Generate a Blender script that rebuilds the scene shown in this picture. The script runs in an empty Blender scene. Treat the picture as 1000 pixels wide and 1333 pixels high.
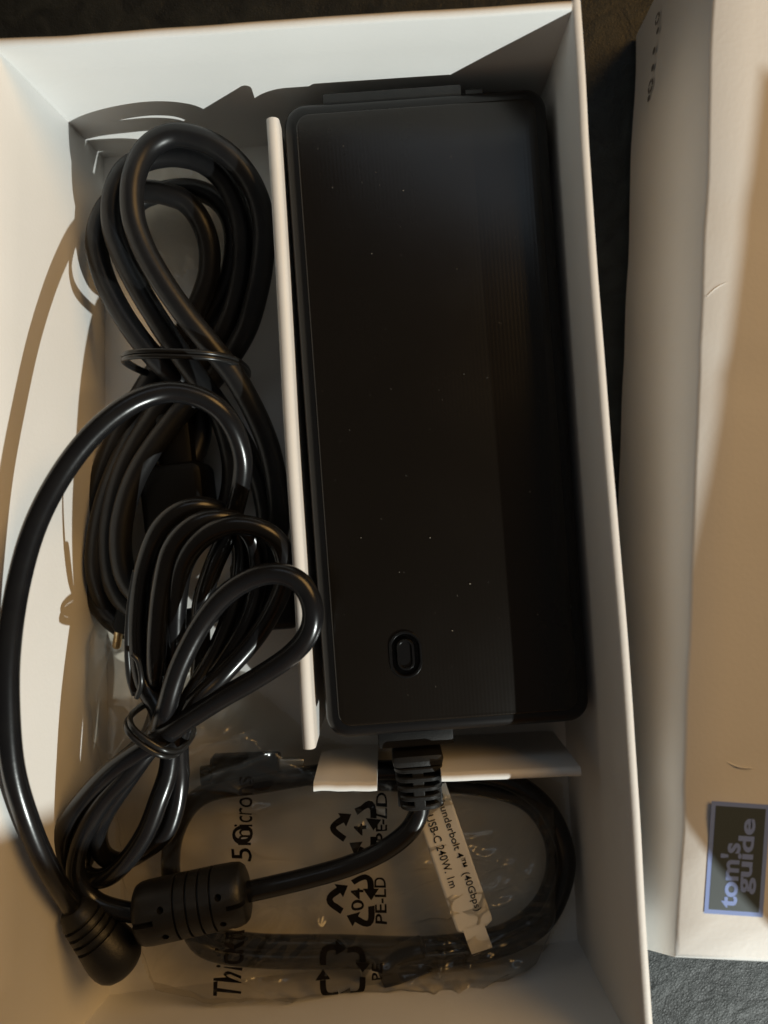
import bpy, bmesh, math, random
from mathutils import Vector, Matrix, noise
random.seed(7)
S = bpy.context.scene
R = math.radians
H = 0.30                      # camera height above the box floor (metres)

# ------------------------------------------------------------------ camera, world, lights
cd = bpy.data.cameras.new('camera'); cam = bpy.data.objects.new('camera', cd)
S.collection.objects.link(cam); S.camera = cam
cam.location = (0, 0, H); cam.rotation_euler = (0, 0, 0)
cd.sensor_fit = 'HORIZONTAL'; cd.sensor_width = 36; cd.lens = 36
cd.clip_start = 0.005; cd.clip_end = 20
cd.dof.use_dof = True; cd.dof.focus_distance = 0.262; cd.dof.aperture_fstop = 9
W = bpy.data.worlds.new('World'); S.world = W; W.use_nodes = True
W.node_tree.nodes['Background'].inputs[0].default_value = (1.0, 0.93, 0.83, 1)
W.node_tree.nodes['Background'].inputs[1].default_value = 0.062
S.view_settings.view_transform = 'Standard'; S.view_settings.look = 'None'
S.view_settings.exposure = 0; S.view_settings.gamma = 1

def area(name, loc, target, size, power, color):
    l = bpy.data.lights.new(name, 'AREA'); l.shape = 'DISK'; l.size = size
    l.energy = power; l.color = color
    o = bpy.data.objects.new(name, l); S.collection.objects.link(o)
    o.location = loc
    o.rotation_euler = (Vector(target) - Vector(loc)).to_track_quat('-Z', 'Y').to_euler()
    return o
KD = Vector((1, -1.3, 0.76))          # towards the key light
KEY = Vector((0, 0, .05)) + KD.normalized()*1.5
area('key_lamp', KEY, (0, 0, .05), .014, 25, (0.93, 0.985, 0.94))
area('warm_room_lamp', (.92, 0.74, 1.05), (0, 0, 0), .75, 9.6, (1.0, 0.57, 0.19))
cf = area('cool_fill', (.05, .84, 0.95), (0, 0, 0), .8, .55, (0.72, 0.86, 1.0))  # added fill, placed to reflect as a bluish strip on the adapter
cf.data.shape = 'RECTANGLE'; cf.data.size_y = .26

# ------------------------------------------------------------------ helpers
def P(u, v, z=0.0):                   # point at height z seen from the camera at photo pixel u, v
    d = H - z
    return Vector(((u-500)/1000*d, (666.5-v)/1000*d, z))

def obj(name, me, mat, parent=None):
    if isinstance(me, bmesh.types.BMesh):
        m = bpy.data.meshes.new(name); me.normal_update(); me.to_mesh(m); me.free(); me = m
    o = bpy.data.objects.new(name, me); S.collection.objects.link(o)
    if mat and not me.materials: me.materials.append(mat)
    if parent is not None:
        o.parent = parent
        o.matrix_parent_inverse = Matrix.Identity(4)
        if parent.parent is None and parent.type == 'EMPTY':
            o.location = -parent.location
    return o
def smooth(o, on=True):
    o.data.polygons.foreach_set('use_smooth', [on]*len(o.data.polygons)); return o
def thing(name, loc, label, cat, group=None):
    o = bpy.data.objects.new(name, None); S.collection.objects.link(o)
    o.location = loc; o.empty_display_size = .01
    o['label'] = label; o['category'] = cat
    if group: o['group'] = group
    return o

def catmull(pts, n=10, closed=False):
    out = []; N = len(pts)
    rng = range(N) if closed else range(N-1)
    for i in rng:
        if closed: a, b, c, d = pts[(i-1) % N], pts[i], pts[(i+1) % N], pts[(i+2) % N]
        else: a, b, c, d = pts[max(i-1, 0)], pts[i], pts[i+1], pts[min(i+2, N-1)]
        for k in range(n):
            t = k/n
            out.append(.5*((2*b)+(c-a)*t+(2*a-5*b+4*c-d)*t*t+(3*b-a-3*c+d)*t**3))
    if not closed: out.append(pts[-1].copy())
    return out
def tube(pts, r, sides=14, closed=False, n=10, flat=1.0, bm=None):
    c = catmull(pts, n, closed); bm = bm or bmesh.new(); rings = []
    N = len(c); up = None
    for i, p in enumerate(c):
        if closed: t = c[(i+1) % N]-c[i-1]
        else: t = c[min(i+1, N-1)]-c[max(i-1, 0)]
        t.normalize()
        if up is None: up = Vector((0, 0, 1)) if abs(t.z) < .9 else Vector((1, 0, 0))
        up = (up-t*up.dot(t)).normalized(); s = t.cross(up)
        rr = r(i/(N-1)) if callable(r) else r
        rings.append([bm.verts.new(p+(s*math.cos(a)*rr+up*math.sin(a)*rr*flat)) for a in [2*math.pi*k/sides for k in range(sides)]])
    for i in range(N if closed else N-1):
        A, B = rings[i], rings[(i+1) % N]
        for k in range(sides):
            bm.faces.new((A[k], A[(k+1) % sides], B[(k+1) % sides], B[k]))
    if not closed:
        bm.faces.new(rings[0][::-1]); bm.faces.new(rings[-1])
    return bm
def fix(bm):
    bmesh.ops.recalc_face_normals(bm, faces=bm.faces); return bm
def lathe(a, b, prof, seg=40, flat=1.0, bm=None):
    """prof: list of (t along a->b in metres, radius)"""
    bm = bm or bmesh.new(); ax = (b-a).normalized()
    up = (Vector((0, 0, 1))-ax*ax.z).normalized(); s = ax.cross(up); rings = []
    for t, r in prof:
        rings.append([bm.verts.new(a+ax*t+(s*math.cos(q)*r+up*math.sin(q)*r*flat)) for q in [2*math.pi*k/seg for k in range(seg)]])
    for i in range(len(rings)-1):
        for k in range(seg):
            bm.faces.new((rings[i][k], rings[i][(k+1) % seg], rings[i+1][(k+1) % seg], rings[i+1][k]))
    bm.faces.new(rings[0]); bm.faces.new(rings[-1]); return fix(bm)
def rrect(w, l, r, n=6):
    pts = []
    for cx, cy, a0 in ((w/2-r, l/2-r, 0), (-w/2+r, l/2-r, 90), (-w/2+r, -l/2+r, 180), (w/2-r, -l/2+r, 270)):
        for k in range(n+1):
            a = R(a0+90*k/n); pts.append((cx+r*math.cos(a), cy+r*math.sin(a)))
    return pts
def stack(w, l, r, layers, M, bm=None, n=6, cap0=True):
    """rounded rectangle lofted through layers (inset, z), placed with matrix M"""
    bm = bm or bmesh.new(); rings = []
    for ins, z in layers:
        rings.append([bm.verts.new(M @ Vector((x, y, z))) for x, y in rrect(w-2*ins, l-2*ins, max(r-ins, .0002), n)])
    for A, B in zip(rings, rings[1:]):
        for k in range(len(A)):
            bm.faces.new((A[k], A[(k+1) % len(A)], B[(k+1) % len(A)], B[k]))
    if cap0: bm.faces.new(rings[0][::-1])
    bm.faces.new(rings[-1]); return fix(bm)
def T(x, y, z, rz=0): return Matrix.Translation((x, y, z)) @ Matrix.Rotation(rz, 4, 'Z')
def boxm(bm, x0, x1, y0, y1, z0, z1, M=Matrix.Identity(4), bev=0):
    b = bmesh.new(); bmesh.ops.create_cube(b, size=1)
    for v in b.verts: v.co = Vector(((x0+x1)/2+v.co.x*(x1-x0), (y0+y1)/2+v.co.y*(y1-y0), (z0+z1)/2+v.co.z*(z1-z0)))
    if bev: bmesh.ops.bevel(b, geom=b.edges[:], offset=bev, segments=2, affect='EDGES', profile=.6)
    bmesh.ops.transform(b, matrix=M, verts=b.verts)
    m = bpy.data.meshes.new('t'); b.to_mesh(m); b.free(); bm.from_mesh(m); bpy.data.meshes.remove(m); return bm

# ------------------------------------------------------------------ materials
def mat(name, col, rough=.5, spec=.5, bump=None, var=None, coat=0, metal=0):
    m = bpy.data.materials.new(name); m.use_nodes = True; nt = m.node_tree; N = nt.nodes; L = nt.links
    b = N['Principled BSDF']; b.inputs['Base Color'].default_value = (*col, 1)
    b.inputs['Roughness'].default_value = rough; b.inputs['Specular IOR Level'].default_value = spec
    b.inputs['Metallic'].default_value = metal
    if coat: b.inputs['Coat Weight'].default_value = coat; b.inputs['Coat Roughness'].default_value = .12
    tc = N.new('ShaderNodeTexCoord')
    if var:
        sc, amt, col2 = var
        n = N.new('ShaderNodeTexNoise'); n.inputs['Scale'].default_value = sc; n.inputs['Detail'].default_value = 6
        L.new(tc.outputs['Object'], n.inputs['Vector'])
        cr = N.new('ShaderNodeMapRange'); cr.inputs[1].default_value = .4; cr.inputs[2].default_value = .75
        cr.inputs[3].default_value = 0; cr.inputs[4].default_value = amt
        L.new(n.outputs[0], cr.inputs[0])
        mx = N.new('ShaderNodeMix'); mx.data_type = 'RGBA'
        mx.inputs[6].default_value = (*col, 1); mx.inputs[7].default_value = (*col2, 1)
        L.new(cr.outputs[0], mx.inputs[0]); L.new(mx.outputs[2], b.inputs['Base Color'])
    if bump:
        kind, sc, st, dist = bump
        if kind == 'noise':
            n = N.new('ShaderNodeTexNoise'); n.inputs['Scale'].default_value = sc; n.inputs['Detail'].default_value = 5; out = n.outputs[0]
        elif kind == 'voronoi':
            n = N.new('ShaderNodeTexVoronoi'); n.feature = 'DISTANCE_TO_EDGE'; n.inputs['Scale'].default_value = sc; out = n.outputs[0]
        elif kind == 'wave':
            n = N.new('ShaderNodeTexWave'); n.inputs['Scale'].default_value = sc; out = n.outputs['Fac']
            n.inputs['Distortion'].default_value = 0
        L.new(tc.outputs['Object'], n.inputs['Vector'])
        bp = N.new('ShaderNodeBump'); bp.inputs['Strength'].default_value = st; bp.inputs['Distance'].default_value = dist
        L.new(out, bp.inputs['Height']); L.new(bp.outputs[0], b.inputs['Normal'])
        m['tex'] = 1
    return m
PAPER = mat('white_coated_board', (.78, .77, .75), .55, .35, ('noise', 700, .28, .0002), (25, .35, (.70, .69, .655)))
EDGE = mat('white_card_stock', (.80, .79, .77), .5, .4, ('noise', 700, .3, .0002), (60, .4, (.68, .65, .60)))
TRAY = mat('insert_card', (.74, .72, .69), .45, .4, ('noise', 600, .2, .0002), (40, .4, (.66, .63, .58)))
RUBBER = mat('black_cable_jacket', (.009, .009, .010), .36, .36, ('noise', 500, .12, .0003), (180, .6, (.015, .015, .0145)))
THIN = mat('black_thin_cable_jacket', (.007, .007, .008), .24, .42, ('noise', 400, .08, .0003), (150, .5, (.012, .012, .012)))
MOULD = mat('moulded_black_plastic', (.009, .009, .009), .42, .4, ('noise', 1500, .35, .0002), (200, .6, (.018, .017, .016)))
SATIN = mat('satin_black_plastic', (.005, .005, .0055), .30, .34, ('noise', 2500, .18, .0001))
TIE = mat('black_tie_plastic', (.012, .012, .012), .3, .5)
DEEP = mat('deep_black_plastic', (.003, .003, .003), .5, .15)
VOID = mat('dark_slot', (.002, .002, .002), .9, .1)
METAL = mat('brass_pin', (.80, .62, .36), .3, .5, metal=1)
STEEL = mat('steel_shell', (.6, .6, .58), .3, .5, metal=1)
INK = mat('black_ink', (.006, .005, .005), .7, .1)
TAGM = mat('white_tag_paper', (.84, .82, .76), .5, .4, ('noise', 800, .2, .0001), (80, .3, (.70, .66, .58)))
LINT = mat('lint', (.09, .085, .075), .9, .1)
DUST = mat('dust', (.34, .32, .28), .9, .1)
NAVY = mat('logo_blue_ink', (.24, .34, .72), .5, .4)
LOGOBG = mat('logo_dark_ink', (.065, .082, .088), .5, .4)
SMUDGE = mat('grey_ink', (.16, .15, .14), .6, .3)
BROWN = mat('brown_blocker_board', (.33, .21, .11), .8, .2, ('noise', 300, .3, .0005), (15, .5, (.26, .16, .085)))
TIEPAPER = mat('kraft_band', (.22, .16, .08), .6, .3)

def grooved():
    m = mat('fine_ribbed_black_plastic', (.0060, .0043, .0027), .30, .42)  # faint brown in the base colour stands in for warm room reflections
    nt = m.node_tree; N = nt.nodes; L = nt.links; b = N['Principled BSDF']
    tc = N.new('ShaderNodeTexCoord'); mp = N.new('ShaderNodeMapping')
    mp.inputs['Rotation'].default_value = (0, 0, R(-4.0)); L.new(tc.outputs['Object'], mp.inputs['Vector'])
    w = N.new('ShaderNodeTexWave'); w.inputs['Scale'].default_value = 240; L.new(mp.outputs[0], w.inputs['Vector'])
    n = N.new('ShaderNodeTexNoise'); n.inputs['Scale'].default_value = 30; n.inputs['Detail'].default_value = 4
    L.new(tc.outputs['Object'], n.inputs['Vector'])
    bp = N.new('ShaderNodeBump'); bp.inputs['Strength'].default_value = .055; bp.inputs['Distance'].default_value = .00012
    L.new(w.outputs['Fac'], bp.inputs['Height'])
    bp2 = N.new('ShaderNodeBump'); bp2.inputs['Strength'].default_value = .05; bp2.inputs['Distance'].default_value = .001
    L.new(n.outputs[0], bp2.inputs['Height']); L.new(bp2.outputs[0], bp.inputs['Normal'])
    L.new(bp.outputs[0], b.inputs['Normal'])
    mr = N.new('ShaderNodeMapRange'); mr.inputs[3].default_value = .20; mr.inputs[4].default_value = .32
    L.new(n.outputs[0], mr.inputs[0]); L.new(mr.outputs[0], b.inputs['Roughness'])
    return m
RIBBED = grooved()

def film(name, tint, gl, rough):
    m = bpy.data.materials.new(name); m.use_nodes = True; nt = m.node_tree; N = nt.nodes; L = nt.links
    N.remove(N['Principled BSDF'])
    tr = N.new('ShaderNodeBsdfTransparent'); tr.inputs[0].default_value = (*tint, 1)
    g = N.new('ShaderNodeBsdfGlossy'); g.inputs['Roughness'].default_value = rough
    d = N.new('ShaderNodeBsdfDiffuse'); d.inputs[0].default_value = (.7, .7, .68, 1)
    lw = N.new('ShaderNodeLayerWeight'); lw.inputs[0].default_value = .35
    ma = N.new('ShaderNodeMath'); ma.operation = 'MULTIPLY_ADD'; ma.inputs[1].default_value = .7; ma.inputs[2].default_value = gl
    L.new(lw.outputs['Fresnel'], ma.inputs[0])
    m1 = N.new('ShaderNodeMixShader'); m1.inputs[0].default_value = .015
    L.new(tr.outputs[0], m1.inputs[1]); L.new(d.outputs[0], m1.inputs[2])
    m2 = N.new('ShaderNodeMixShader'); L.new(ma.outputs[0], m2.inputs[0]); L.new(m1.outputs[0], m2.inputs[1]); L.new(g.outputs[0], m2.inputs[2])
    tc = N.new('ShaderNodeTexCoord'); n = N.new('ShaderNodeTexNoise'); n.inputs['Scale'].default_value = 45; n.inputs['Detail'].default_value = 2
    n.inputs['Distortion'].default_value = .6
    L.new(tc.outputs['Object'], n.inputs['Vector'])
    bp = N.new('ShaderNodeBump'); bp.inputs['Strength'].default_value = .3; bp.inputs['Distance'].default_value = .001
    L.new(n.outputs[0], bp.inputs['Height']); L.new(bp.outputs[0], g.inputs['Normal'])
    L.new(m2.outputs[0], N['Material Output'].inputs[0]); return m
FILM = film('clear_bag_film', (.96, .925, .86), .015, .2)

def leather():
    m = mat('black_leather', (.045, .050, .050), .50, .32)
    nt = m.node_tree; N = nt.nodes; L = nt.links; b = N['Principled BSDF']
    tc = N.new('ShaderNodeTexCoord')
    n = N.new('ShaderNodeTexNoise'); n.inputs['Scale'].default_value = 90; n.inputs['Detail'].default_value = 6; n.inputs['Distortion'].default_value = .6
    v = N.new('ShaderNodeTexVoronoi'); v.feature = 'DISTANCE_TO_EDGE'; v.inputs['Scale'].default_value = 1000
    L.new(tc.outputs['Object'], n.inputs['Vector']); L.new(tc.outputs['Object'], v.inputs['Vector'])
    b1 = N.new('ShaderNodeBump'); b1.inputs['Strength'].default_value = .6; b1.inputs['Distance'].default_value = .0016; L.new(n.outputs[0], b1.inputs['Height'])
    b2 = N.new('ShaderNodeBump'); b2.inputs['Strength'].default_value = .42; b2.inputs['Distance'].default_value = .0005; L.new(v.outputs[0], b2.inputs['Height'])
    L.new(b1.outputs[0], b2.inputs['Normal']); L.new(b2.outputs[0], b.inputs['Normal'])
    cr = N.new('ShaderNodeValToRGB'); cr.color_ramp.elements[0].position = .3; cr.color_ramp.elements[1].position = .75
    cr.color_ramp.elements[0].color = (.009, .011, .011, 1); cr.color_ramp.elements[1].color = (.030, .036, .036, 1)
    L.new(n.outputs[0], cr.inputs[0]); L.new(cr.outputs[0], b.inputs['Base Color'])
    return m
LEATHER = leather()

# ------------------------------------------------------------------ the surface
bm = bmesh.new(); bmesh.ops.create_grid(bm, x_segments=2, y_segments=2, size=1.5)
for v in bm.verts: v.co.z = -.0030
tb = obj('tabletop', bm, LEATHER); tb['kind'] = 'structure'; tb['label'] = 'black grained leather surface under the boxes'

# ------------------------------------------------------------------ the open box
def wall_bm(A, B, C, D, n, t, seed, amp=.0006, nseg=40, e0=0.0, e1=0.0, zbot=None):
    """inner bottom A->B, inner top C->D, outward n, thickness t, wobbling a little, rim rounded"""
    bm = bmesh.new(); rows = []
    dirl = (B-A).normalized()
    for i in range(nseg+1):
        f = i/nseg
        lo = A.lerp(B, f)+dirl*(-e0*(1-f)+e1*f); hi = C.lerp(D, f)+dirl*(-e0*(1-f)+e1*f)
        w = amp*(noise.noise(Vector((f*2.2+seed, seed, 0)))*1.5+noise.noise(Vector((f*11+seed, 2, 0)))*.18)*min(1, 8*f, 8*(1-f))
        zz = amp*.5*noise.noise(Vector((f*6, seed, 5)))
        prof = []
        for k in range(6):
            q = k/5; p = lo.lerp(hi, q*.985)+n*(w*q*q*1.5); prof.append(p)
        hi2 = hi+n*w*1.5+Vector((0, 0, zz))
        for a in (150, 120, 90, 60, 30):
            prof.append(hi2+n*(t/2+math.cos(R(a))*t/2)+Vector((0, 0, -.0012+math.sin(R(a))*.0012)))
        prof.append(hi2+n*t+Vector((0, 0, -.002))); prof.append(lo+n*t)
        rows.append([bm.verts.new(p) for p in prof])
    for a, b in zip(rows, rows[1:]):
        for k in range(len(a)):
            bm.faces.new((a[k], a[(k+1) % len(a)], b[(k+1) % len(a)], b[k]))
    bm.faces.new(rows[0]); bm.faces.new(rows[-1]); return fix(bm)

F = [P(135, 205), P(690, 165), P(752, 1224), P(143, 1295)]
ZR = .071
Rm = [P(-8, 61, ZR), P(745, 12, ZR), P(843, 1397, ZR), P(-27, 1490, ZR)]
box = thing('gift_box', (F[0]+F[2])/2, 'open white cardboard box holding the adapter and the coiled cables', 'box')
th = .0030
def outn(a, b):
    d = (b-a).normalized(); return Vector((-d.y, d.x, 0))
def panel(name, i, j, seed, e0, e1, **k):
    n = outn(F[i], F[j])
    o = obj(name, wall_bm(F[i], F[j], Rm[i], Rm[j], n, th, seed, e0=e0, e1=e1, **k), PAPER, box); smooth(o); return o
def autosm(o, ang=35):
    me = o.data
    bm = bmesh.new(); bm.from_mesh(me)
    for e in bm.edges: e.smooth = e.calc_face_angle(0) < R(ang)
    for f in bm.faces: f.smooth = True
    bm.to_mesh(me); bm.free(); return o
autosm(panel('wall_panel', 0, 1, 1.3, .0, .0))
autosm(panel('wall_panel', 1, 2, 4.1, th, th))
autosm(panel('wall_panel', 2, 3, 7.7, .0, .0))
autosm(panel('wall_panel', 3, 0, 9.2, th, th))
bm = bmesh.new()
q = [F[0]+Vector((-.004, .004, 0)), F[1]+Vector((.004, .004, 0)), F[2]+Vector((.004, -.004, 0)), F[3]+Vector((-.004, -.004, 0))]
up = [bm.verts.new(p+Vector((0, 0, 0))) for p in q]; dn = [bm.verts.new(p+Vector((0, 0, -.0022))) for p in q]
bm.faces.new(up); bm.faces.new(dn)
for i in range(4): bm.faces.new((up[i], up[(i+1) % 4], dn[(i+1) % 4], dn[i]))
obj('bottom_panel', fix(bm), PAPER, box)

# ------------------------------------------------------------------ closed white box on the right
rb = thing('lid_box', (.18, .03, 0), 'closed white box standing right of the open box, with a printed logo patch', 'box')
tl = Vector((.0990, .187, 0)); bl = Vector((.0868, -.1325, 0)); br = Vector((.30, -.1425, 0)); tr_ = Vector((.312, .177, 0))
RT = .0715
def edge_pts(a, b, n, seed, amp):
    return [a.lerp(b, i/n)+Vector((noise.noise(Vector((i*.22, seed, 0)))*amp, noise.noise(Vector((i*.2, 3, seed)))*amp, 0)) for i in range(n)]
ring2 = edge_pts(tl, bl, 44, 1, .0008)+edge_pts(bl, br, 12, 2, .0006)+edge_pts(br, tr_, 8, 3, .0006)+edge_pts(tr_, tl, 8, 4, .0005)
cen = (tl+bl+br+tr_)/4
bm = bmesh.new(); rings = []
prof = [(0, -.0015), (0, .02), (0, .045), (0, RT-.0012), (.0004, RT-.0004), (.0013, RT), (.012, RT+.0003), (.03, RT+.0003)]
for ins, z in prof:
    row = []
    for i, p in enumerate(ring2):
        dx = Vector((-(p.x-cen.x)*ins/.105, 0, 0)); dy = Vector((0, -(p.y-cen.y)*ins/.16, 0))
        bulge = Vector((-.0006*math.sin(math.pi*max(0, z)/RT), 0, 0)) if i < 44 else Vector()
        zz = 0
        if i < 44 and z > .06:             # knocks along the near edge
            for c, s_, a in ((38.5, .9, .0012), (20, .8, .0005), (12.5, .5, .0006)):
                zz -= a*math.exp(-((i-c)/s_)**2)
                bulge.x += a*.9*math.exp(-((i-c)/s_)**2)
        sl_ = Vector((0, -.034*(1-max(0, z)/RT)*max(0, min(1, (-.02-p.y)/.11)), 0))
        row.append(bm.verts.new(p+dx+dy+bulge+sl_+Vector((0, 0, z+zz))))
    rings.append(row)
for a, b in zip(rings, rings[1:]):
    for k in range(len(a)): bm.faces.new((a[k], a[(k+1) % len(a)], b[(k+1) % len(a)], b[k]))
bm.faces.new(rings[0]); bm.faces.new(rings[-1])
autosm(obj('lid_shell', fix(bm), PAPER, rb), 50)

# ------------------------------------------------------------------ text and print helpers
def text2d(s, size, bold=0.0, space=1.0):
    cu = bpy.data.curves.new('t', 'FONT'); cu.body = s; cu.size = size; cu.offset = bold; cu.space_character = space
    cu.align_x = 'LEFT'; cu.resolution_u = 4
    o = bpy.data.objects.new('t', cu); S.collection.objects.link(o)
    dg = bpy.context.evaluated_depsgraph_get(); dg.update()
    me = bpy.data.meshes.new_from_object(o.evaluated_get(dg))
    V = [(v.co.x, v.co.y) for v in me.vertices]; Fc = [tuple(p.vertices) for p in me.polygons]
    bpy.data.objects.remove(o); bpy.data.meshes.remove(me); bpy.data.curves.remove(cu)
    return V, Fc
def fit(V, w, h=None):
    x0 = min(v[0] for v in V); x1 = max(v[0] for v in V); y0 = min(v[1] for v in V); y1 = max(v[1] for v in V)
    sx = w/(x1-x0); sy = h/(y1-y0) if h else sx
    return [((x-x0)*sx, (y-y0)*sy) for x, y in V]
def flat_mesh(V, Fc, fn):
    bm = bmesh.new(); vs = [bm.verts.new(fn(x, y)) for x, y in V]
    for f in Fc:
        try: bm.faces.new([vs[i] for i in f])
        except ValueError: pass
    bm.normal_update()
    if bm.faces and sum(f.normal.z*f.calc_area() for f in bm.faces) < 0: bmesh.ops.reverse_faces(bm, faces=bm.faces)
    return bm

# printed logo patch on the lid: local x runs up the picture, local y to the left
o0 = P(916, 1188, RT); ox = (P(926, 1042, RT)-o0); LW = ox.length; ex = ox.normalized(); ey = Vector((-ex.y, ex.x, 0))
def lg(x, y, h): return o0+ex*x-ey*y+Vector((0, 0, h))
wd = .0175
def quad(name, x0, x1, y0, y1, h, m, par):
    bm = bmesh.new(); bm.faces.new([bm.verts.new(lg(*c, h)) for c in ((x0, y0), (x0, y1), (x1, y1), (x1, y0))])
    bm.normal_update()
    for f in bm.faces:
        if f.normal.z < 0: f.normal_flip()
    return obj(name, bm, m, par)
zt = .0003
lp = quad('logo_patch', 0, LW, 0, wd, zt+.00010, NAVY, rb)
quad('logo_ground', .0013, LW-.0013, .0013, wd-.0013, zt+.00016, LOGOBG, lp)
for s, x0, x1, yb, hh in (("tom's", .0022, .0215, .0095, .0058), ('guide', .0066, .0290, .0148, .0062)):
    V, Fc = text2d(s, 1, .03); V = fit(V, x1-x0, hh)
    obj('logo_lettering', flat_mesh(V, Fc, lambda x, y: lg(x0+x, yb-y, zt+.00022)), NAVY, lp)
# blurred printed marks on the lid's side, near its far lower corner
def side(y, z):                              # on the left side face
    f = (tl.y-y)/(tl.y-bl.y); return Vector((tl.x+(bl.x-tl.x)*f-.0011, y, z))
sd = bmesh.new()
for u, v, rr, ring_ in ((857, 24, .0020, 1), (858, 40, .0011, 0), (854, 66, .0012, 0), (853, 88, .0012, 0), (851, 112, .0024, 1), (849, 128, .0011, 0)):
    k_ = (u-500)/1000; z = H-.0978/k_; y = (666.5-v)/1000*(H-z)
    for a0 in range(0, 360, 30):
        a, b = R(a0), R(a0+(20 if ring_ and a0 % 90 == 0 else 30))
        ri = rr*.55 if ring_ else 0.00001
        sd.faces.new([sd.verts.new(side(y+math.cos(q)*r_, z+math.sin(q)*r_*1.2)) for q, r_ in ((a, ri), (a, rr), (b, rr), (b, ri))])
obj('printed_marks', fix(sd), SMUDGE, rb)
# creases in the top face
for pts in (((918, 388), (935, 373), (962, 361)), ((935, 985), (960, 998), (985, 1000))):
    bmk = tube([P(u, v, RT+.0001) for u, v in pts], lambda f: .00022*math.sin(math.pi*min(max(f, .05), .95)), 8, flat=.6)
    smooth(obj('crease', fix(bmk), PAPER, rb))

# ------------------------------------------------------------------ added light blocker further right (outside the frame): its shaped flap shades the lid
blk = thing('light_blocker', (.62, -.3, -.003), 'added unseen light blocker of brown board with a shaped flap, right of the white boxes', 'light blocker')
tt = .14
sh = [(.1175, .122), (.115, .10), (.107, .034), (.102, .004), (.095, -.03), (.0905, -.065), (.0893, -.081), (.0912, -.092), (.097, -.1025), (.104, -.1115), (.1145, -.123), (.150, -.167), (.24, -.24), (.24, .122)]
zf = RT+.80*tt
bm = bmesh.new()
kx = 1-zf/.70*.0
def towards(x, y, z1): p = Vector((x, y, RT)); return p+(KEY-p)*((z1-RT)/(KEY.z-RT))
lo = [bm.verts.new(towards(x, y, zf)) for x, y in sh]; hi = [bm.verts.new(towards(x, y, zf)+Vector((0, 0, .004))) for x, y in sh]
bm.faces.new(lo); bm.faces.new(hi)
for i in range(len(lo)): bm.faces.new((lo[i], lo[(i+1) % len(lo)], hi[(i+1) % len(lo)], hi[i]))
obj('plate', fix(bm), BROWN, blk)
bm = bmesh.new(); x0, x1, y0, y1 = .38, .78, -.422, -.06
for a in ((x0, x0+.005, y0, y1), (x1-.005, x1, y0, y1), (x0+.005, x1-.005, y0, y0+.005), (x0+.005, x1-.005, y1-.005, y1)):
    boxm(bm, *a, -.002, zf-.0005)
obj('side', bm, BROWN, blk)
c2 = thing('light_blocker', (-.1, -.56, -.003), 'tall unseen light blocker of brown board added at the near side of the boxes', 'light blocker')  # unseen blocker added to shade the lower left of the open box
bm = bmesh.new(); x0, x1, y0, y1 = -.34, .193, -.70, -.42
for a in ((x0, x0+.005, y0, y1), (x1-.005, x1, y0, y1), (x0+.005, x1-.005, y0, y0+.005), (x0+.005, x1-.005, y1-.005, y1)):
    boxm(bm, *a, -.002, .46)
obj('side', bm, BROWN, c2)

# ------------------------------------------------------------------ card insert (adapter tray)
tray = thing('card_insert', P(600, 600, 0), 'white folded card insert forming a tray round the power adapter', 'card insert')
def fold_strip(a, b, ztop, t, name, zb=.0006, r_end=.0, m=TRAY, seg=24, seed=0):
    """upright double card: rounded fold on top"""
    bm = bmesh.new(); d = (b-a); d.z = 0; L_ = d.length; d.normalize(); n = Vector((-d.y, d.x, 0)); rows = []
    for i in range(seg+1):
        f = i/seg; p = a.lerp(b, f); p.z = 0
        w = noise.noise(Vector((f*3, seed, 0)))*.0006
        zt_ = ztop if not callable(ztop) else ztop(f)
        pr = [(-t/2, zb), (-t/2, zt_-t*.5)]+[(-t/2*math.cos(R(a_)), zt_-t*.5+t*.5*math.sin(R(a_))) for a_ in (30, 60, 90, 120, 150)]+[(t/2, zt_-t*.5), (t/2, zb)]
        rows.append([bm.verts.new(p+n*(x+w)+Vector((0, 0, z))) for x, z in pr])
    for A, B in zip(rows, rows[1:]):
        for k in range(len(A)): bm.faces.new((A[k], A[(k+1) % len(A)], B[(k+1) % len(A)], B[k]))
    bm.faces.new(rows[0]); bm.faces.new(rows[-1])
    return autosm(obj(name, fix(bm), m, tray))
zd = .050
fold_strip(P(354, 152, zd), P(402, 976, zd), zd, .0042, 'divider_wall', seed=3)
ze = .043
fold_strip(P(408, 1026, ze), P(491, 1025, ze), ze, .0034, 'end_wall', seed=5, seg=8)
fold_strip(P(575, 1013, ze), P(757, 1006, ze), ze, .0034, 'end_wall', seed=8, seg=12)
# low card floor lip under the adapter
bm = bmesh.new(); boxm(bm, -.030, .070, -.080, .135, .0004, .0012); obj('tray_floor', bm, TRAY, tray)
bm = boxm(bmesh.new(), -.0245, -.0205, -.0925, -.0735, .0006, .036, bev=.0006); bm.free()

# ------------------------------------------------------------------ power adapter
ad = thing('power_adapter', (.0169, .0309, .0012), 'large black power adapter brick lying in the card tray', 'power adapter')
AM = T(.0176, .0331, 0, R(4.1))
aw, al, AT = .0885, .2130, .0445
body = obj('body', stack(aw, al, .0075, [(.003, .0014), (.0006, .004), (.0, .012), (0, .0285), (.0005, .0288), (.0005, .0296), (0, .0299), (0, AT-.0040), (.0003, AT-.0024), (.0010, AT-.0010), (.0022, AT-.0003), (.0034, AT)], AM, n=8), SATIN, ad); autosm(body, 40)
obj('face_panel', stack(aw-.0086, al-.0090, .0045, [(-.0003, AT-.0008), (0, AT+.0002), (.0004, AT+.0005), (.0007, AT+.0006)], AM, n=8), RIBBED, ad); autosm(ad.children[-1], 40)
bm = bmesh.new(); boxm(bm, -.0305, .0160, .1035, .1092, .012, AT-.0012, AM, .0008)
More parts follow.
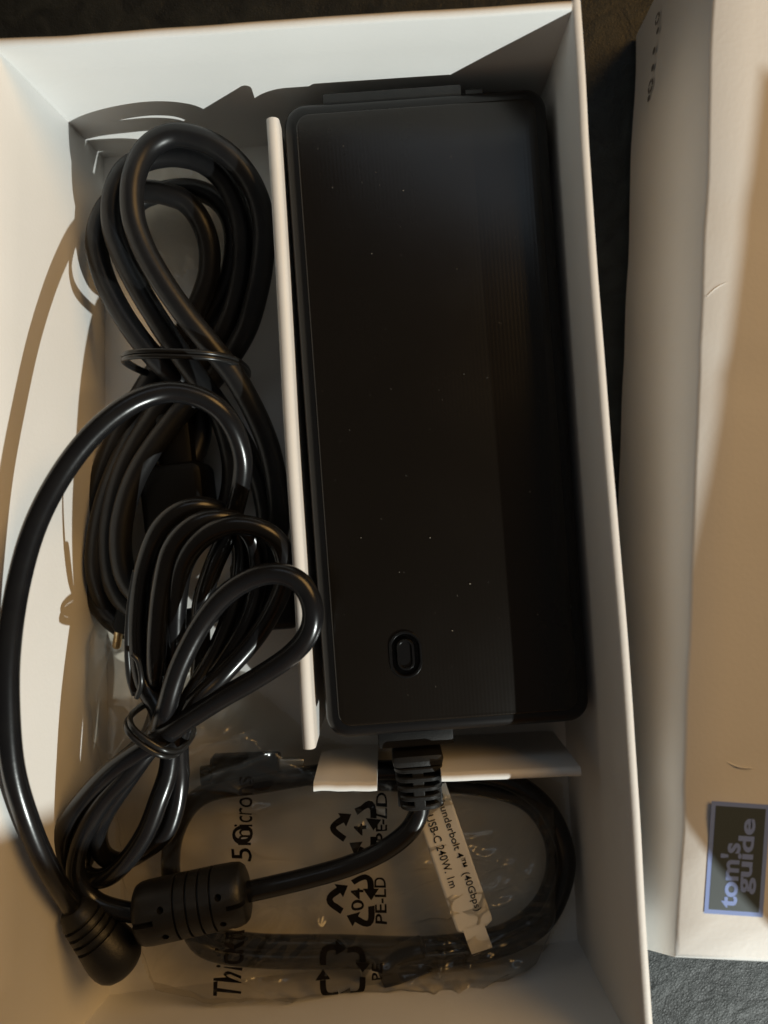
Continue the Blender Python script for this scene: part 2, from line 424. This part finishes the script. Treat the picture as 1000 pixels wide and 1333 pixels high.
boxm(bm, -.0325, .0385, .1030, .1075, .010, AT-.0045, AM, .0008)
autosm(obj('socket_housing', bm, MOULD, ad))
bm = bmesh.new(); boxm(bm, .0175, .0235, .1035, .1082, AT-.014, AT-.0030, AM, .0004); obj('latch', bm, MOULD, ad)
bp_ = P(528, 852, AT+.0006)
BM = T(bp_.x, bp_.y, AT+.0005, R(4.1))
bm = stack(.0110, .0158, .0054, [(0, 0), (.0001, .0004), (.0003, .0006), (.0007, .0006), (.0010, .0003), (.0011, .0001)], BM, n=8); autosm(obj('emblem_ring', bm, SATIN, ad))
bm = stack(.0060, .0106, .0029, [(0, 0), (.0001, .0005), (.0004, .0008), (.0008, .0008), (.0012, .0002)], BM, n=8); autosm(obj('emblem_bar', bm, SATIN, ad))
# dust flecks
bm = bmesh.new()
for (u, v) in ((447, 190), (433, 244), (525, 248), (671, 309), (529, 619), (636, 758), (589, 821), (604, 487), (612, 760), (484, 330), (690, 640), (560, 700), (455, 560), (650, 420), (520, 745), (700, 800), (470, 700), (595, 350)):
    p = P(u, v, AT+.0009); r = random.uniform(.00010, .00022)
    bmesh.ops.create_icosphere(bm, subdivisions=1, radius=r, matrix=Matrix.Translation(p) @ Matrix.Diagonal((random.uniform(.7, 2), 1, .5, 1)))
d_ = obj('dust', bm, DUST, ad); d_['kind'] = 'stuff'

# strain relief at the near end
zs = .031
A0, A1 = P(541, 958, zs), P(548, 1046, zs)
ax = (A1-A0).normalized(); sl = (A1-A0).length
rot = Matrix.Translation(A0) @ Matrix.Rotation(math.atan2(ax.y, ax.x), 4, 'Z')      # local x along the cable
sr = obj('strain_relief', boxm(boxm(bmesh.new(), -.006, .0022, -.0130, .0130, -.012, .0055, rot, .001), .0040, .0085, -.0088, .0088, -.0080, .0090, rot, .0022), MOULD, ad); autosm(sr)
for k in range(5):
    x = .0085+k*.0033; w = .0088-k*.0003
    bm = stack(2*w, 2*w*.95, .0045, [(.0004, 0), (0, .0004), (0, .0013), (.0004, .0017)], rot @ Matrix.Translation((x, 0, .0)) @ Matrix.Rotation(R(90), 4, 'Y'), n=5)
    autosm(obj('relief_ring', bm, MOULD, sr))
bm = boxm(bmesh.new(), .006, .0225, -.0024, .0016, .0010, .0076, rot, .0004)
boxm(bm, .006, .0225, .0045, .0075, -.004, .0050, rot, .0004); boxm(bm, .006, .0225, -.0078, -.0045, -.004, .0050, rot, .0004)
obj('relief_spine', bm, MOULD, sr)
obj('relief_core', lathe(rot @ Vector((.006, 0, 0)), rot @ Vector((.0245, 0, 0)), [(0, .0058), (.0182, .0046)], 20), VOID, sr)

def path(pts): return [P(*p) for p in pts]
RC = .00325
# cord: adapter -> ferrite
c1 = [(547, 1036, zs), (546, 1056, .029), (532, 1082, .028), (500, 1107, .027), (455, 1127, .027), (400, 1143, .028), (345, 1156, .029), (312, 1163, .028)]
smooth(obj('cord', fix(tube(path(c1), .0036, 18)), THIN, ad))
# ferrite bead
fa, fb = P(180, 1191, .031), P(323, 1160, .029); fl = (fb-fa).length; r = .0107
pf = [(0, .0050), (.0001, r-.0022), (.0008, r-.0009), (.0022, r-.0003), (.0045, r)]
for g in (.0150, .0192, .0234, .0276): pf += [(g-.0004, r), (g-.0003, r-.0011), (g+.0003, r-.0011), (g+.0004, r)]
pf += [(fl-.0045, r-.0002), (fl-.0020, r-.0006), (fl-.0007, r-.0016), (fl-.0001, r-.0032), (fl, .0045)]
fe = autosm(obj('ferrite_bead', lathe(fa, fb, pf, 56), MOULD, ad), 40)
cut = bmesh.new(); axf = (fb-fa).normalized(); upf = (Vector((0, 0, 1))-axf*axf.z).normalized(); sf = axf.cross(upf)
FM = Matrix(((axf.x, sf.x, upf.x, fa.x), (axf.y, sf.y, upf.y, fa.y), (axf.z, sf.z, upf.z, fa.z), (0, 0, 0, 1)))
for x, s_ in ((.0108, .0052), (.0108, -.0042), (.0305, .0052), (.0305, -.0042)):
    bmesh.ops.create_cone(cut, cap_ends=True, segments=16, radius1=.00115, radius2=.00115, depth=.006, matrix=FM @ Matrix.Translation((x, s_, .0095)))
boxm(cut, -.002, .0078, -.0016, -.0002+.0004, .0075, .013, FM); boxm(cut, fl-.0062, fl+.002, -.0010, .0006, .0075, .013, FM)
co = obj('cut', fix(cut), None)
md = fe.modifiers.new('b', 'BOOLEAN'); md.operation = 'DIFFERENCE'; md.object = co; md.solver = 'EXACT'
dg = bpy.context.evaluated_depsgraph_get(); nm = bpy.data.meshes.new_from_object(fe.evaluated_get(dg))
fe.modifiers.clear()
if len(nm.polygons) > 100: fe.data = nm; autosm(fe, 40)
bpy.data.objects.remove(co)

# cord: ferrite -> back round into the bundle -> loops -> loose loop -> plug : one long thin cord made of runs
zt0 = .034
runs = [
 # ferrite left end up into the fan (F2) then T1 loop
 [(192, 1189, .031), (160, 1186, .030), (122, 1172, .029), (100, 1140, .030), (102, 1104, .033), (116, 1072, .037), (138, 1038, .040), (170, 1003, .043), (202, 962, .043), (206, 925, .040), (188, 890, .037), (180, 840, .036), (181, 790, .036), (188, 740, .037), (205, 694, .040), (230, 668, .041), (262, 659, .039), (292, 670, .034), (310, 696, .029), (314, 736, .026), (304, 790, .025), (280, 850, .026), (246, 912, .032), (226, 962, .036), (219, 1004, .036), (207, 1040, .036), (190, 1083, .034), (165, 1120, .032), (138, 1142, .029), (112, 1140, .024), (92, 1118, .021), (84, 1090, .021), (100, 1056, .026), (134, 1014, .031), (176, 978, .033), (207, 946, .031), (222, 900, .031), (228, 850, .038), (230, 790, .042), (238, 738, .045), (262, 702, .048), (300, 684, .049), (338, 688, .048), (364, 708, .046), (372, 742, .043), (362, 780, .038), (334, 828, .034), (292, 876, .035), (252, 918, .040), (234, 962, .036), (234, 1010, .029), (228, 1052, .027), (214, 1086, .026), (186, 1108, .024), (156, 1122, .021), (134, 1112, .024), (127, 1086, .029), (138, 1056, .034), (166, 1014, .037), (196, 970, .037), (214, 930, .047), (232, 872, .052), (260, 816, .055), (292, 776, .058), (330, 752, .060), (366, 747, .061), (394, 762, .061), (407, 792, .061), (402, 824, .059), (378, 853, .056), (332, 884, .053), (290, 908, .051), (246, 936, .048), (214, 958, .047), (150, 1000, .043), (110, 1040, .038), (86, 1076, .034), (80, 1108, .031), (92, 1135, .026), (110, 1120, .020), (130, 1060, .022), (180, 985, .024), (206, 925, .028), (204, 870, .041), (206, 810, .043), (212, 760, .044), (224, 714, .045), (250, 685, .046), (284, 674, .044), (316, 684, .040), (334, 712, .035), (336, 760, .031), (322, 810, .030), (290, 866, .030), (262, 890, .026), (262, 850, .024), (262, 790, .030), (276, 742, .034), (292, 705, .036), (304, 668, .036), (314, 625, .043), (315, 592, .048), (303, 556, .053), (282, 530, .056), (250, 514, .058), (212, 511, .060), (168, 527, .063), (122, 564, .066), (80, 618, .068), (46, 684, .070), (24, 760, .071), (12, 840, .072), (10, 915, .071), (17, 1000, .068), (37, 1070, .062), (63, 1130, .052), (96, 1184, .034)],
]
cordp = path(runs[0])
def rad(f): return .00325
smooth(obj('cord', fix(tube(cordp, .00342, 16, n=8)), THIN, ad))
# plug
pa, pb = P(94, 1180, .034), P(166, 1264, .030); pl = (pb-pa).length
pp = [(0, .0046), (.0010, .0060), (.0030, .0066)]
for k in range(4):
    g = .0050+k*.0028; pp += [(g, .0076+k*.0004), (g+.0001, .0063+k*.0004), (g+.0010, .0063+k*.0004), (g+.0011, .0078+k*.0004)]
pp += [(.0168, .0094), (.0185, .0097), (.0215, .0101), (.0245, .0100), (.0270, .0093), (.0290, .0077), (.0303, .0054), (.0308, .0028), (.0309, .0008)]
pp = [(t*pl/.0309, r_*.93) for t, r_ in pp]
autosm(obj('plug', lathe(pa, pb, pp, 40), MOULD, ad), 40)
# wire tie round the bundle
def loop_tie(par, c, half, dirv, ztop, zbot, rr, m=TIE, turns=2, off=.0008):
    d = Vector(dirv).normalized(); bm = bmesh.new()
    for q in range(turns):
        base = P(*c, (ztop+zbot)/2); n = Vector((-d.y, d.x, 0))*off*(q-.5)*2; pts = []
        for k in range(16):
            a = 2*math.pi*k/16; ca, sa = math.cos(a), math.sin(a)
            ca = math.copysign(abs(ca)**.7, ca); sa = math.copysign(abs(sa)**.7, sa)
            pts.append(base+d*half*ca+Vector((0, 0, (ztop-zbot)/2*sa))+n*(1+.4*sa))
        tube(pts, rr, 8, True, 6, bm=bm)
    return smooth(obj('cable_tie', fix(bm), m, par))
loop_tie(ad, (211, 946), .0104, (.80, -.55, 0), .0545, .0175, .0010)
# end of the flat tie sticking up beside the bundle
smooth(obj('tie_end', fix(tube(path([(176, 905, .043), (168, 880, .046), (165, 840, .049), (167, 790, .051), (174, 742, .052)]), lambda f: .0013*(1-.75*f), 10, flat=.35)), TIE, ad))
smooth(obj('tie_end', fix(tube(path([(178, 908, .045), (184, 888, .049), (180, 862, .050), (172, 852, .050)]), .0009, 8)), TIE, ad))

# ------------------------------------------------------------------ mains cord, thick, coiled in a figure of eight
mc = thing('mains_cord', P(240, 480, 0), 'thick black mains cord coiled in a figure of eight left of the tray', 'power cord')
RM = .0040
coil = [
 # under strand on the left going up, loop C/inner
 (250, 600, .012), (262, 560, .010), (250, 510, .012), (212, 476, .022), (182, 442, .024), (153, 398, .024), (133, 354, .024), (126, 314, .024), (136, 276, .023), (160, 252, .022), (191, 249, .022), (218, 253, .022), (243, 264, .021), (262, 289, .020), (272, 320, .018), (272, 354, .016), (262, 388, .014), (240, 432, .012), (206, 478, .009),
 # lower left outermost S1
 (168, 540, .0085), (134, 610, .0085), (116, 680, .009), (114, 740, .010), (130, 788, .011), (170, 820, .012), (240, 815, .012), (310, 770, .012), (345, 700, .013), (342, 640, .015), (320, 585, .018), (286, 530, .022), (244, 474, .027), (212, 426, .031), (184, 381, .032), (161, 336, .032), (148, 297, .032), (148, 256, .032), (164, 222, .031), (194, 206, .030), (230, 202, .030), (266, 212, .029), (294, 238, .027), (311, 276, .025), (317, 318, .023), (313, 366, .020), (296, 420, .017), (262, 474, .014),
 (210, 530, .0145), (166, 600, .016), (145, 668, .018), (142, 730, .018), (158, 778, .018), (200, 806, .018), (270, 800, .020), (335, 755, .022), (362, 690, .024), (361, 635, .026), (346, 570, .029), (312, 500, .034), (276, 452, .038), (242, 410, .040), (210, 364, .041), (186, 320, .041), (173, 278, .041), (174, 232, .041), (192, 194, .040), (226, 176, .039), (270, 185, .038), (306, 210, .036), (331, 246, .034), (343, 288, .031), (343, 328, .029), (335, 380, .026), (317, 436, .021), (280, 490, .017), (228, 545, .020), (182, 610, .023), (160, 672, .025), (158, 726, .025), (172, 765, .025), (205, 784, .026), (230, 770, .024)]
smooth(obj('cord', fix(tube(path(coil), RM, 18, n=10)), RUBBER, mc))
extra = [(205, 800, .009), (150, 800, .009), (126, 750, .017), (128, 690, .017), (146, 625, .015), (180, 550, .0065), (226, 470, .0045), (266, 420, .0065), (295, 370, .010), (305, 325, .013), (300, 285, .014), (280, 258, .014), (248, 246, .0135), (210, 250, .0125), (180, 262, .013), (160, 290, .014), (165, 330, .016), (185, 380, .017), (212, 430, .019), (250, 480, .019), (280, 530, .0145), (300, 590, .013), (300, 640, .012), (285, 690, .012)]
smooth(obj('cord', fix(tube(path(extra), RM*.95, 16, n=8)), RUBBER, mc))
loop_tie(mc, (246, 478), .0204, (1, -.02, 0), .0485, .0010, .0009, turns=2, off=.0006)
# connector lying inside the lower loop
cM = T(*P(243, 640, .0)[:2], 0, R(6))
autosm(obj('connector', stack(.0240, .030, .004, [(.001, .002), (0, .003), (0, .019), (.001, .0215), (.003, .0225)], cM @ Matrix.Translation((0, -.005, 0)), n=5), DEEP, mc))
autosm(obj('connector_neck', stack(.0135, .022, .003, [(.001, .003), (0, .004), (0, .0165), (.001, .0185), (.0025, .0192)], cM @ Matrix.Translation((.002, .018, 0)), n=5), DEEP, mc))
# mains plug under the thin bundle
pM = T(*P(348, 772, .012)[:2], 0, R(4))
autosm(obj('mains_plug', stack(.024, .026, .003, [(.001, .0015), (0, .0025), (0, .019), (.001, .0215), (.0025, .0225)], pM, n=5), SATIN, mc))
bm = lathe(P(155, 822, .019), P(151, 846, .018), [(0, .0016), (.0058, .0016), (.0064, .0012), (.0066, .0005)], 16); 
sp = autosm(obj('plug_base', stack(.016, .014, .003, [(.001, .0075), (0, .0085), (0, .0185), (.001, .0205)], T(*P(176, 806, .02)[:2], 0, R(-12)), n=5), SATIN, mc))
autosm(obj('pin', bm, METAL, mc))

# ------------------------------------------------------------------ packed cable in its bag
tc_ = thing('data_cable', P(480, 1130, 0), 'coiled black data cable packed in the clear bag at the near end', 'cable')
ring = [(262, 1010, .010), (330, 1003, .008), (420, 1012, .007), (520, 1018, .006), (610, 1022, .006), (680, 1040, .006), (716, 1082, .006), (722, 1135, .006), (700, 1184, .006), (650, 1218, .006), (560, 1232, .006), (440, 1230, .006), (330, 1228, .006), (256, 1212, .007), (226, 1160, .008), (226, 1090, .010), (262, 1036, .013), (340, 1020, .015), (450, 1004, .014), (560, 1004, .013), (650, 1012, .013), (706, 1046, .013), (734, 1100, .012), (733, 1150, .012), (704, 1204, .012), (640, 1236, .012), (560, 1246, .012), (450, 1248, .011), (330, 1246, .010), (262, 1230, .013), (240, 1180, .015)]
ring = [(u, v, z+.001) for u, v, z in ring]
smooth(obj('cord', fix(tube(path(ring), .0036, 14, n=8)), THIN, tc_))
def usb(a, b, par):
    l = (b-a).length; d = (b-a).normalized(); M = Matrix.Translation(a) @ Matrix.Rotation(math.atan2(d.y, d.x), 4, 'Z') @ Matrix.Rotation(R(90), 4, 'Y')
    c = autosm(obj('connector', stack(.0085, .0125, .003, [(.001, 0), (0, .001), (0, l*.72), (.0006, l*.74)], M, n=5), SATIN, par))
    autosm(obj('metal_shell', stack(.0030, .0088, .0014, [(0, l*.7), (0, l*.98), (.0003, l)], M, n=5), STEEL, c))
usb(P(276, 1004, .012), P(396, 1000, .012), tc_)
usb(P(556, 1240, .012), P(474, 1264, .008), tc_)
# paper tag folded round the cable
t0, t1 = P(562, 1041, .0225), P(620, 1210, .0225); td = (t1-t0).normalized(); tn = Vector((-td.y, td.x, 0)); tL = (t1-t0).length
tagM = Matrix(((td.x, tn.x, 0, t0.x), (td.y, tn.y, 0, t0.y), (0, 0, 1, 0), (0, 0, 0, 1)))
def tz(x, y): return .0222+.0012*math.sin(x*60)+.00015*math.sin(y*200+x*40)
bm = bmesh.new()
outl = rrect(tL+.004, .0136, .0028, 6)
nx, ny = 40, 12; grid = {}
for i in range(nx+1):
    for j in range(ny+1):
        x = -.004+i*(tL+.004)/nx; fy = j/ny-.5; hw = .0068
        ce = max(0, x-(tL-.0026)); hw -= (.0026-math.sqrt(max(0, .0026**2-ce**2)))
        y = fy*2*hw
        grid[i, j] = bm.verts.new(tagM @ Vector((x, y, tz(x, y))))
for i in range(nx):
    for j in range(ny): bm.faces.new((grid[i, j], grid[i+1, j], grid[i+1, j+1], grid[i, j+1]))
bm = fix(bm)
g = bmesh.ops.solidify(bm, geom=bm.faces[:], thickness=.00015)
tg = smooth(obj('tag', bm, TAGM, tc_))
bm = bmesh.new(); prev = None
for i in range(15):
    x = tL-.0016+i*.0008; z = tz(x, 0)+.0006-.000012*i*i
    row = [bm.verts.new(tagM @ Vector((x, s_*.0040-.0006, z-.0002))) for s_ in (-1, 0, 1)]
    if prev: [bm.faces.new((prev[k], row[k], row[k+1], prev[k+1])) for k in (0, 1)]
    prev = row
smooth(obj('tag_tail', fix(bm), TAGM, tc_))
for s, x0, w_, yb, hh in (('Thunderbolt 4\u2122 (40Gbps)', -.001, .0440, .0012, .0034), ('USB-C 240W. 1m', .0050, .0270, -.0040, .0029)):
    V, Fc = text2d(s, 1, .004); V = fit(V, w_, hh)
    obj('tag_lettering', flat_mesh(V, Fc, lambda x, y: tagM @ Vector((x0+x, yb+y, tz(x0+x, yb+y)+.0003))), INK, tg)

# the clear bag
outline = [(104, 812), (130, 775), (175, 800), (250, 905), (330, 905), (400, 960), (470, 985), (600, 990), (690, 1005), (738, 1030), (748, 1100), (744, 1190), (712, 1262), (652, 1300), (520, 1303), (400, 1310), (270, 1318), (190, 1296), (150, 1200), (140, 1080), (104, 960), (96, 880)]
poly = [P(u, v, .012) for u, v in outline]
def inside(x, y):
    c = False; n = len(poly)
    for i in range(n):
        a, b = poly[i], poly[i-1]
        if (a.y > y) != (b.y > y) and x < (b.x-a.x)*(y-a.y)/(b.y-a.y)+a.x: c = not c
    return c
def edged(x, y):
    m = 9; p = Vector((x, y, 0))
    for i in range(len(poly)):
        a, b = poly[i].xy, poly[i-1].xy; t = max(0, min(1, (p.xy-a).dot(b-a)/(b-a).length_squared)); m = min(m, (p.xy-(a+(b-a)*t)).length)
    return m
def hf(x, y):
    e = min(1, edged(x, y)/.010); e = e*e*(3-2*e)
    wx = .006*noise.noise(Vector((x*30, y*30, 11))); wy = .006*noise.noise(Vector((x*30, y*30, 17)))
    X, Y = x+wx, y+wy; r = 0
    # long soft creases: thin ridges running along a few directions
    for a, f, g, k, h in ((.35, 75, 9, 5, .0034), (-.55, 60, 8, 21, .0030), (1.35, 80, 10, 33, .0026), (-.12, 130, 14, 47, .0014), (.9, 150, 16, 61, .0010)):
        c, s_ = math.cos(a), math.sin(a); u = X*c+Y*s_; v = -X*s_+Y*c
        m = max(0, 1-3.2*abs(noise.noise(Vector((u*g, v*f, k)))))
        r += h*m*m*max(0, .45+noise.noise(Vector((u*22, v*22, k+3)))*1.3)
    low = noise.noise(Vector((x*35, y*35, 2)))*.0016
    return .0040+.0150*e+(low+r)*(.35+.65*e)
nx, ny = 230, 210; x0, x1, y0, y1 = -.122, .074, -.188, -.026; vs = {}
bm = bmesh.new()
def bv(i, j):
    if (i, j) not in vs:
        x = x0+(x1-x0)*i/nx; y = y0+(y1-y0)*j/ny; vs[i, j] = bm.verts.new((x, y, hf(x, y)))
    return vs[i, j]
for i in range(nx):
    for j in range(ny):
        if inside(x0+(x1-x0)*(i+.5)/nx, y0+(y1-y0)*(j+.5)/ny): bm.faces.new((bv(i, j), bv(i+1, j), bv(i+1, j+1), bv(i, j+1)))
bag = thing('plastic_bag', P(430, 1120, 0), 'clear crinkled plastic bag with black recycling print at the near end', 'plastic bag')
smooth(obj('film', bm, FILM, bag))
# print on the bag: local x runs up the picture, y to the left
def onbag(cu, cv, rot=0.0):
    def f(x, y):
        X, Y = x, y
        if rot: c, s = math.cos(rot), math.sin(rot); X, Y = x*c-y*s, x*s+y*c
        p = P(cu-Y, cv-X, .022); return Vector((p.x, p.y, max(hf(p.x, p.y), .004)+.0004))
    return f
def dense(V, Fc): return V, Fc
def ptext(s, u, v0, v1, h, bold=.012, rot=0):
    V, Fc = text2d(s, 1, bold); V = fit(V, v0-v1, h)
    obj('printed_text', flat_mesh(V, Fc, onbag(u, v0, rot)), INK, bag)
ptext('Thickness', 314, 1302, 1172, 38, .002, -.045)
ptext('=50', 327, 1150, 1078, 27, .004, -.02)
ptext('microns', 327, 1100, 1016, 24, .002, -.02)
def stroke(pts, w):
    V = []; Fc = []; n = len(pts)
    for i, p in enumerate(pts):
        a = pts[max(i-1, 0)]; b = pts[min(i+1, n-1)]
        dx, dy = b[0]-a[0], b[1]-a[1]; l = math.hypot(dx, dy); V += [(p[0]-dy/l*w/2, p[1]+dx/l*w/2), (p[0]+dy/l*w/2, p[1]-dx/l*w/2)]
        if i: m = 2*i; Fc.append((m-2, m-1, m+1, m))
    return V, Fc
def recycle(cu, cv, s, number, label, lab_u, rot=0, sq=False):
    V = []; Fc = []
    corners = [(0, .66), (.66, -.45), (-.66, -.45)]
    if sq: corners = [(-.6, .5), (.6, .5), (.6, -.5), (-.6, -.5)]
    n = len(corners)
    for k in range(n):
        c = corners[k]; a = corners[(k-1) % n]; b = corners[(k+1) % n]
        pa_ = (c[0]+(a[0]-c[0])*.38, c[1]+(a[1]-c[1])*.38); pb_ = (c[0]+(b[0]-c[0])*.32, c[1]+(b[1]-c[1])*.32)
        qa = (c[0]+(a[0]-c[0])*.24, c[1]+(a[1]-c[1])*.24); qb = (c[0]+(b[0]-c[0])*.24, c[1]+(b[1]-c[1])*.24)
        arc = [pa_]
        for i in range(7):
            t = i/6; arc.append(((1-t)**2*qa[0]+2*t*(1-t)*c[0]+t*t*qb[0], (1-t)**2*qa[1]+2*t*(1-t)*c[1]+t*t*qb[1]))
        arc.append(pb_)
        arc = [(x*s, y*s) for x, y in arc]
        v, f = stroke(arc, s*.15); m = len(V); V += v; Fc += [tuple(i+m for i in q_) for q_ in f]
        d = (b[0]-c[0], b[1]-c[1]); l = math.hypot(*d); d = (d[0]/l, d[1]/l); nn = (-d[1], d[0]); m = len(V)
        bx, by = pb_
        V += [((bx+nn[0]*.19)*s, (by+nn[1]*.19)*s), ((bx-nn[0]*.19)*s, (by-nn[1]*.19)*s), ((bx+d[0]*.26)*s, (by+d[1]*.26)*s)]; Fc.append((m, m+1, m+2))
    obj('recycling_symbol', flat_mesh(V, Fc, onbag(cu, cv, rot)), INK, bag)
    if number:
        v, f = text2d(number, 1, .015); w = s*(.50 if len(number) > 1 else .26); v = fit(v, w, s*.30); v = [(x-w/2, y-s*.28) for x, y in v]
        obj('printed_text', flat_mesh(v, f, onbag(cu, cv, rot)), INK, bag)
    v, f = text2d(label, 1, .015); w = s*(.225*len(label)); v = fit(v, w, s*.27); v = [(x-w/2, y-(lab_u-cu)) for x, y in v]
    obj('printed_text', flat_mesh(v, f, onbag(cu, cv, rot)), INK, bag)
recycle(458, 1174, 56, '04', 'PE-LD', 503, .03)
recycle(462, 1078, 54, '4', 'LDPE-LD', 504, 0)
recycle(446, 1268, 52, '', 'PE', 498, 0, True)

# small crumple of film behind the mains cord
fb_ = thing('film_scrap', P(150, 235, .0), 'crumpled scrap of clear film in the far left corner behind the mains cord', 'plastic film')
bm = bmesh.new(); g = {}
for i in range(41):
    for j in range(31):
        x = -.107+i*.055/40; y = .088+j*.045/30
        g[i, j] = bm.verts.new((x, y, .006+.004*(1-abs(noise.noise(Vector((x*90, y*50, 2))))*2)+.002*noise.noise(Vector((x*200, y*200, 3)))))
for i in range(40):
    for j in range(30):
        if math.hypot((i-20)/20, (j-15)/15)+.35*noise.noise(Vector((i*.15, j*.15, 9))) < .95: bm.faces.new((g[i, j], g[i+1, j], g[i+1, j+1], g[i, j+1]))
smooth(obj('film', bm, FILM, fb_))
bm = bmesh.new(); rr = random.Random(4)
for i in range(90):
    x, y = rr.uniform(-.039, .039), rr.uniform(-.098, .098); r = rr.choice((.00005, .00006, .00008, .00011))
    bmesh.ops.create_icosphere(bm, subdivisions=1, radius=r, matrix=AM @ Matrix.Translation((x, y, AT+.0006)) @ Matrix.Rotation(rr.uniform(0, 3), 4, 'Z') @ Matrix.Diagonal((rr.uniform(1, 4), 1, .5, 1)))
l_ = obj('lint', bm, LINT, ad); l_['kind'] = 'stuff'
for b in list(bpy.data.meshes):
    if b.users == 0: bpy.data.meshes.remove(b)
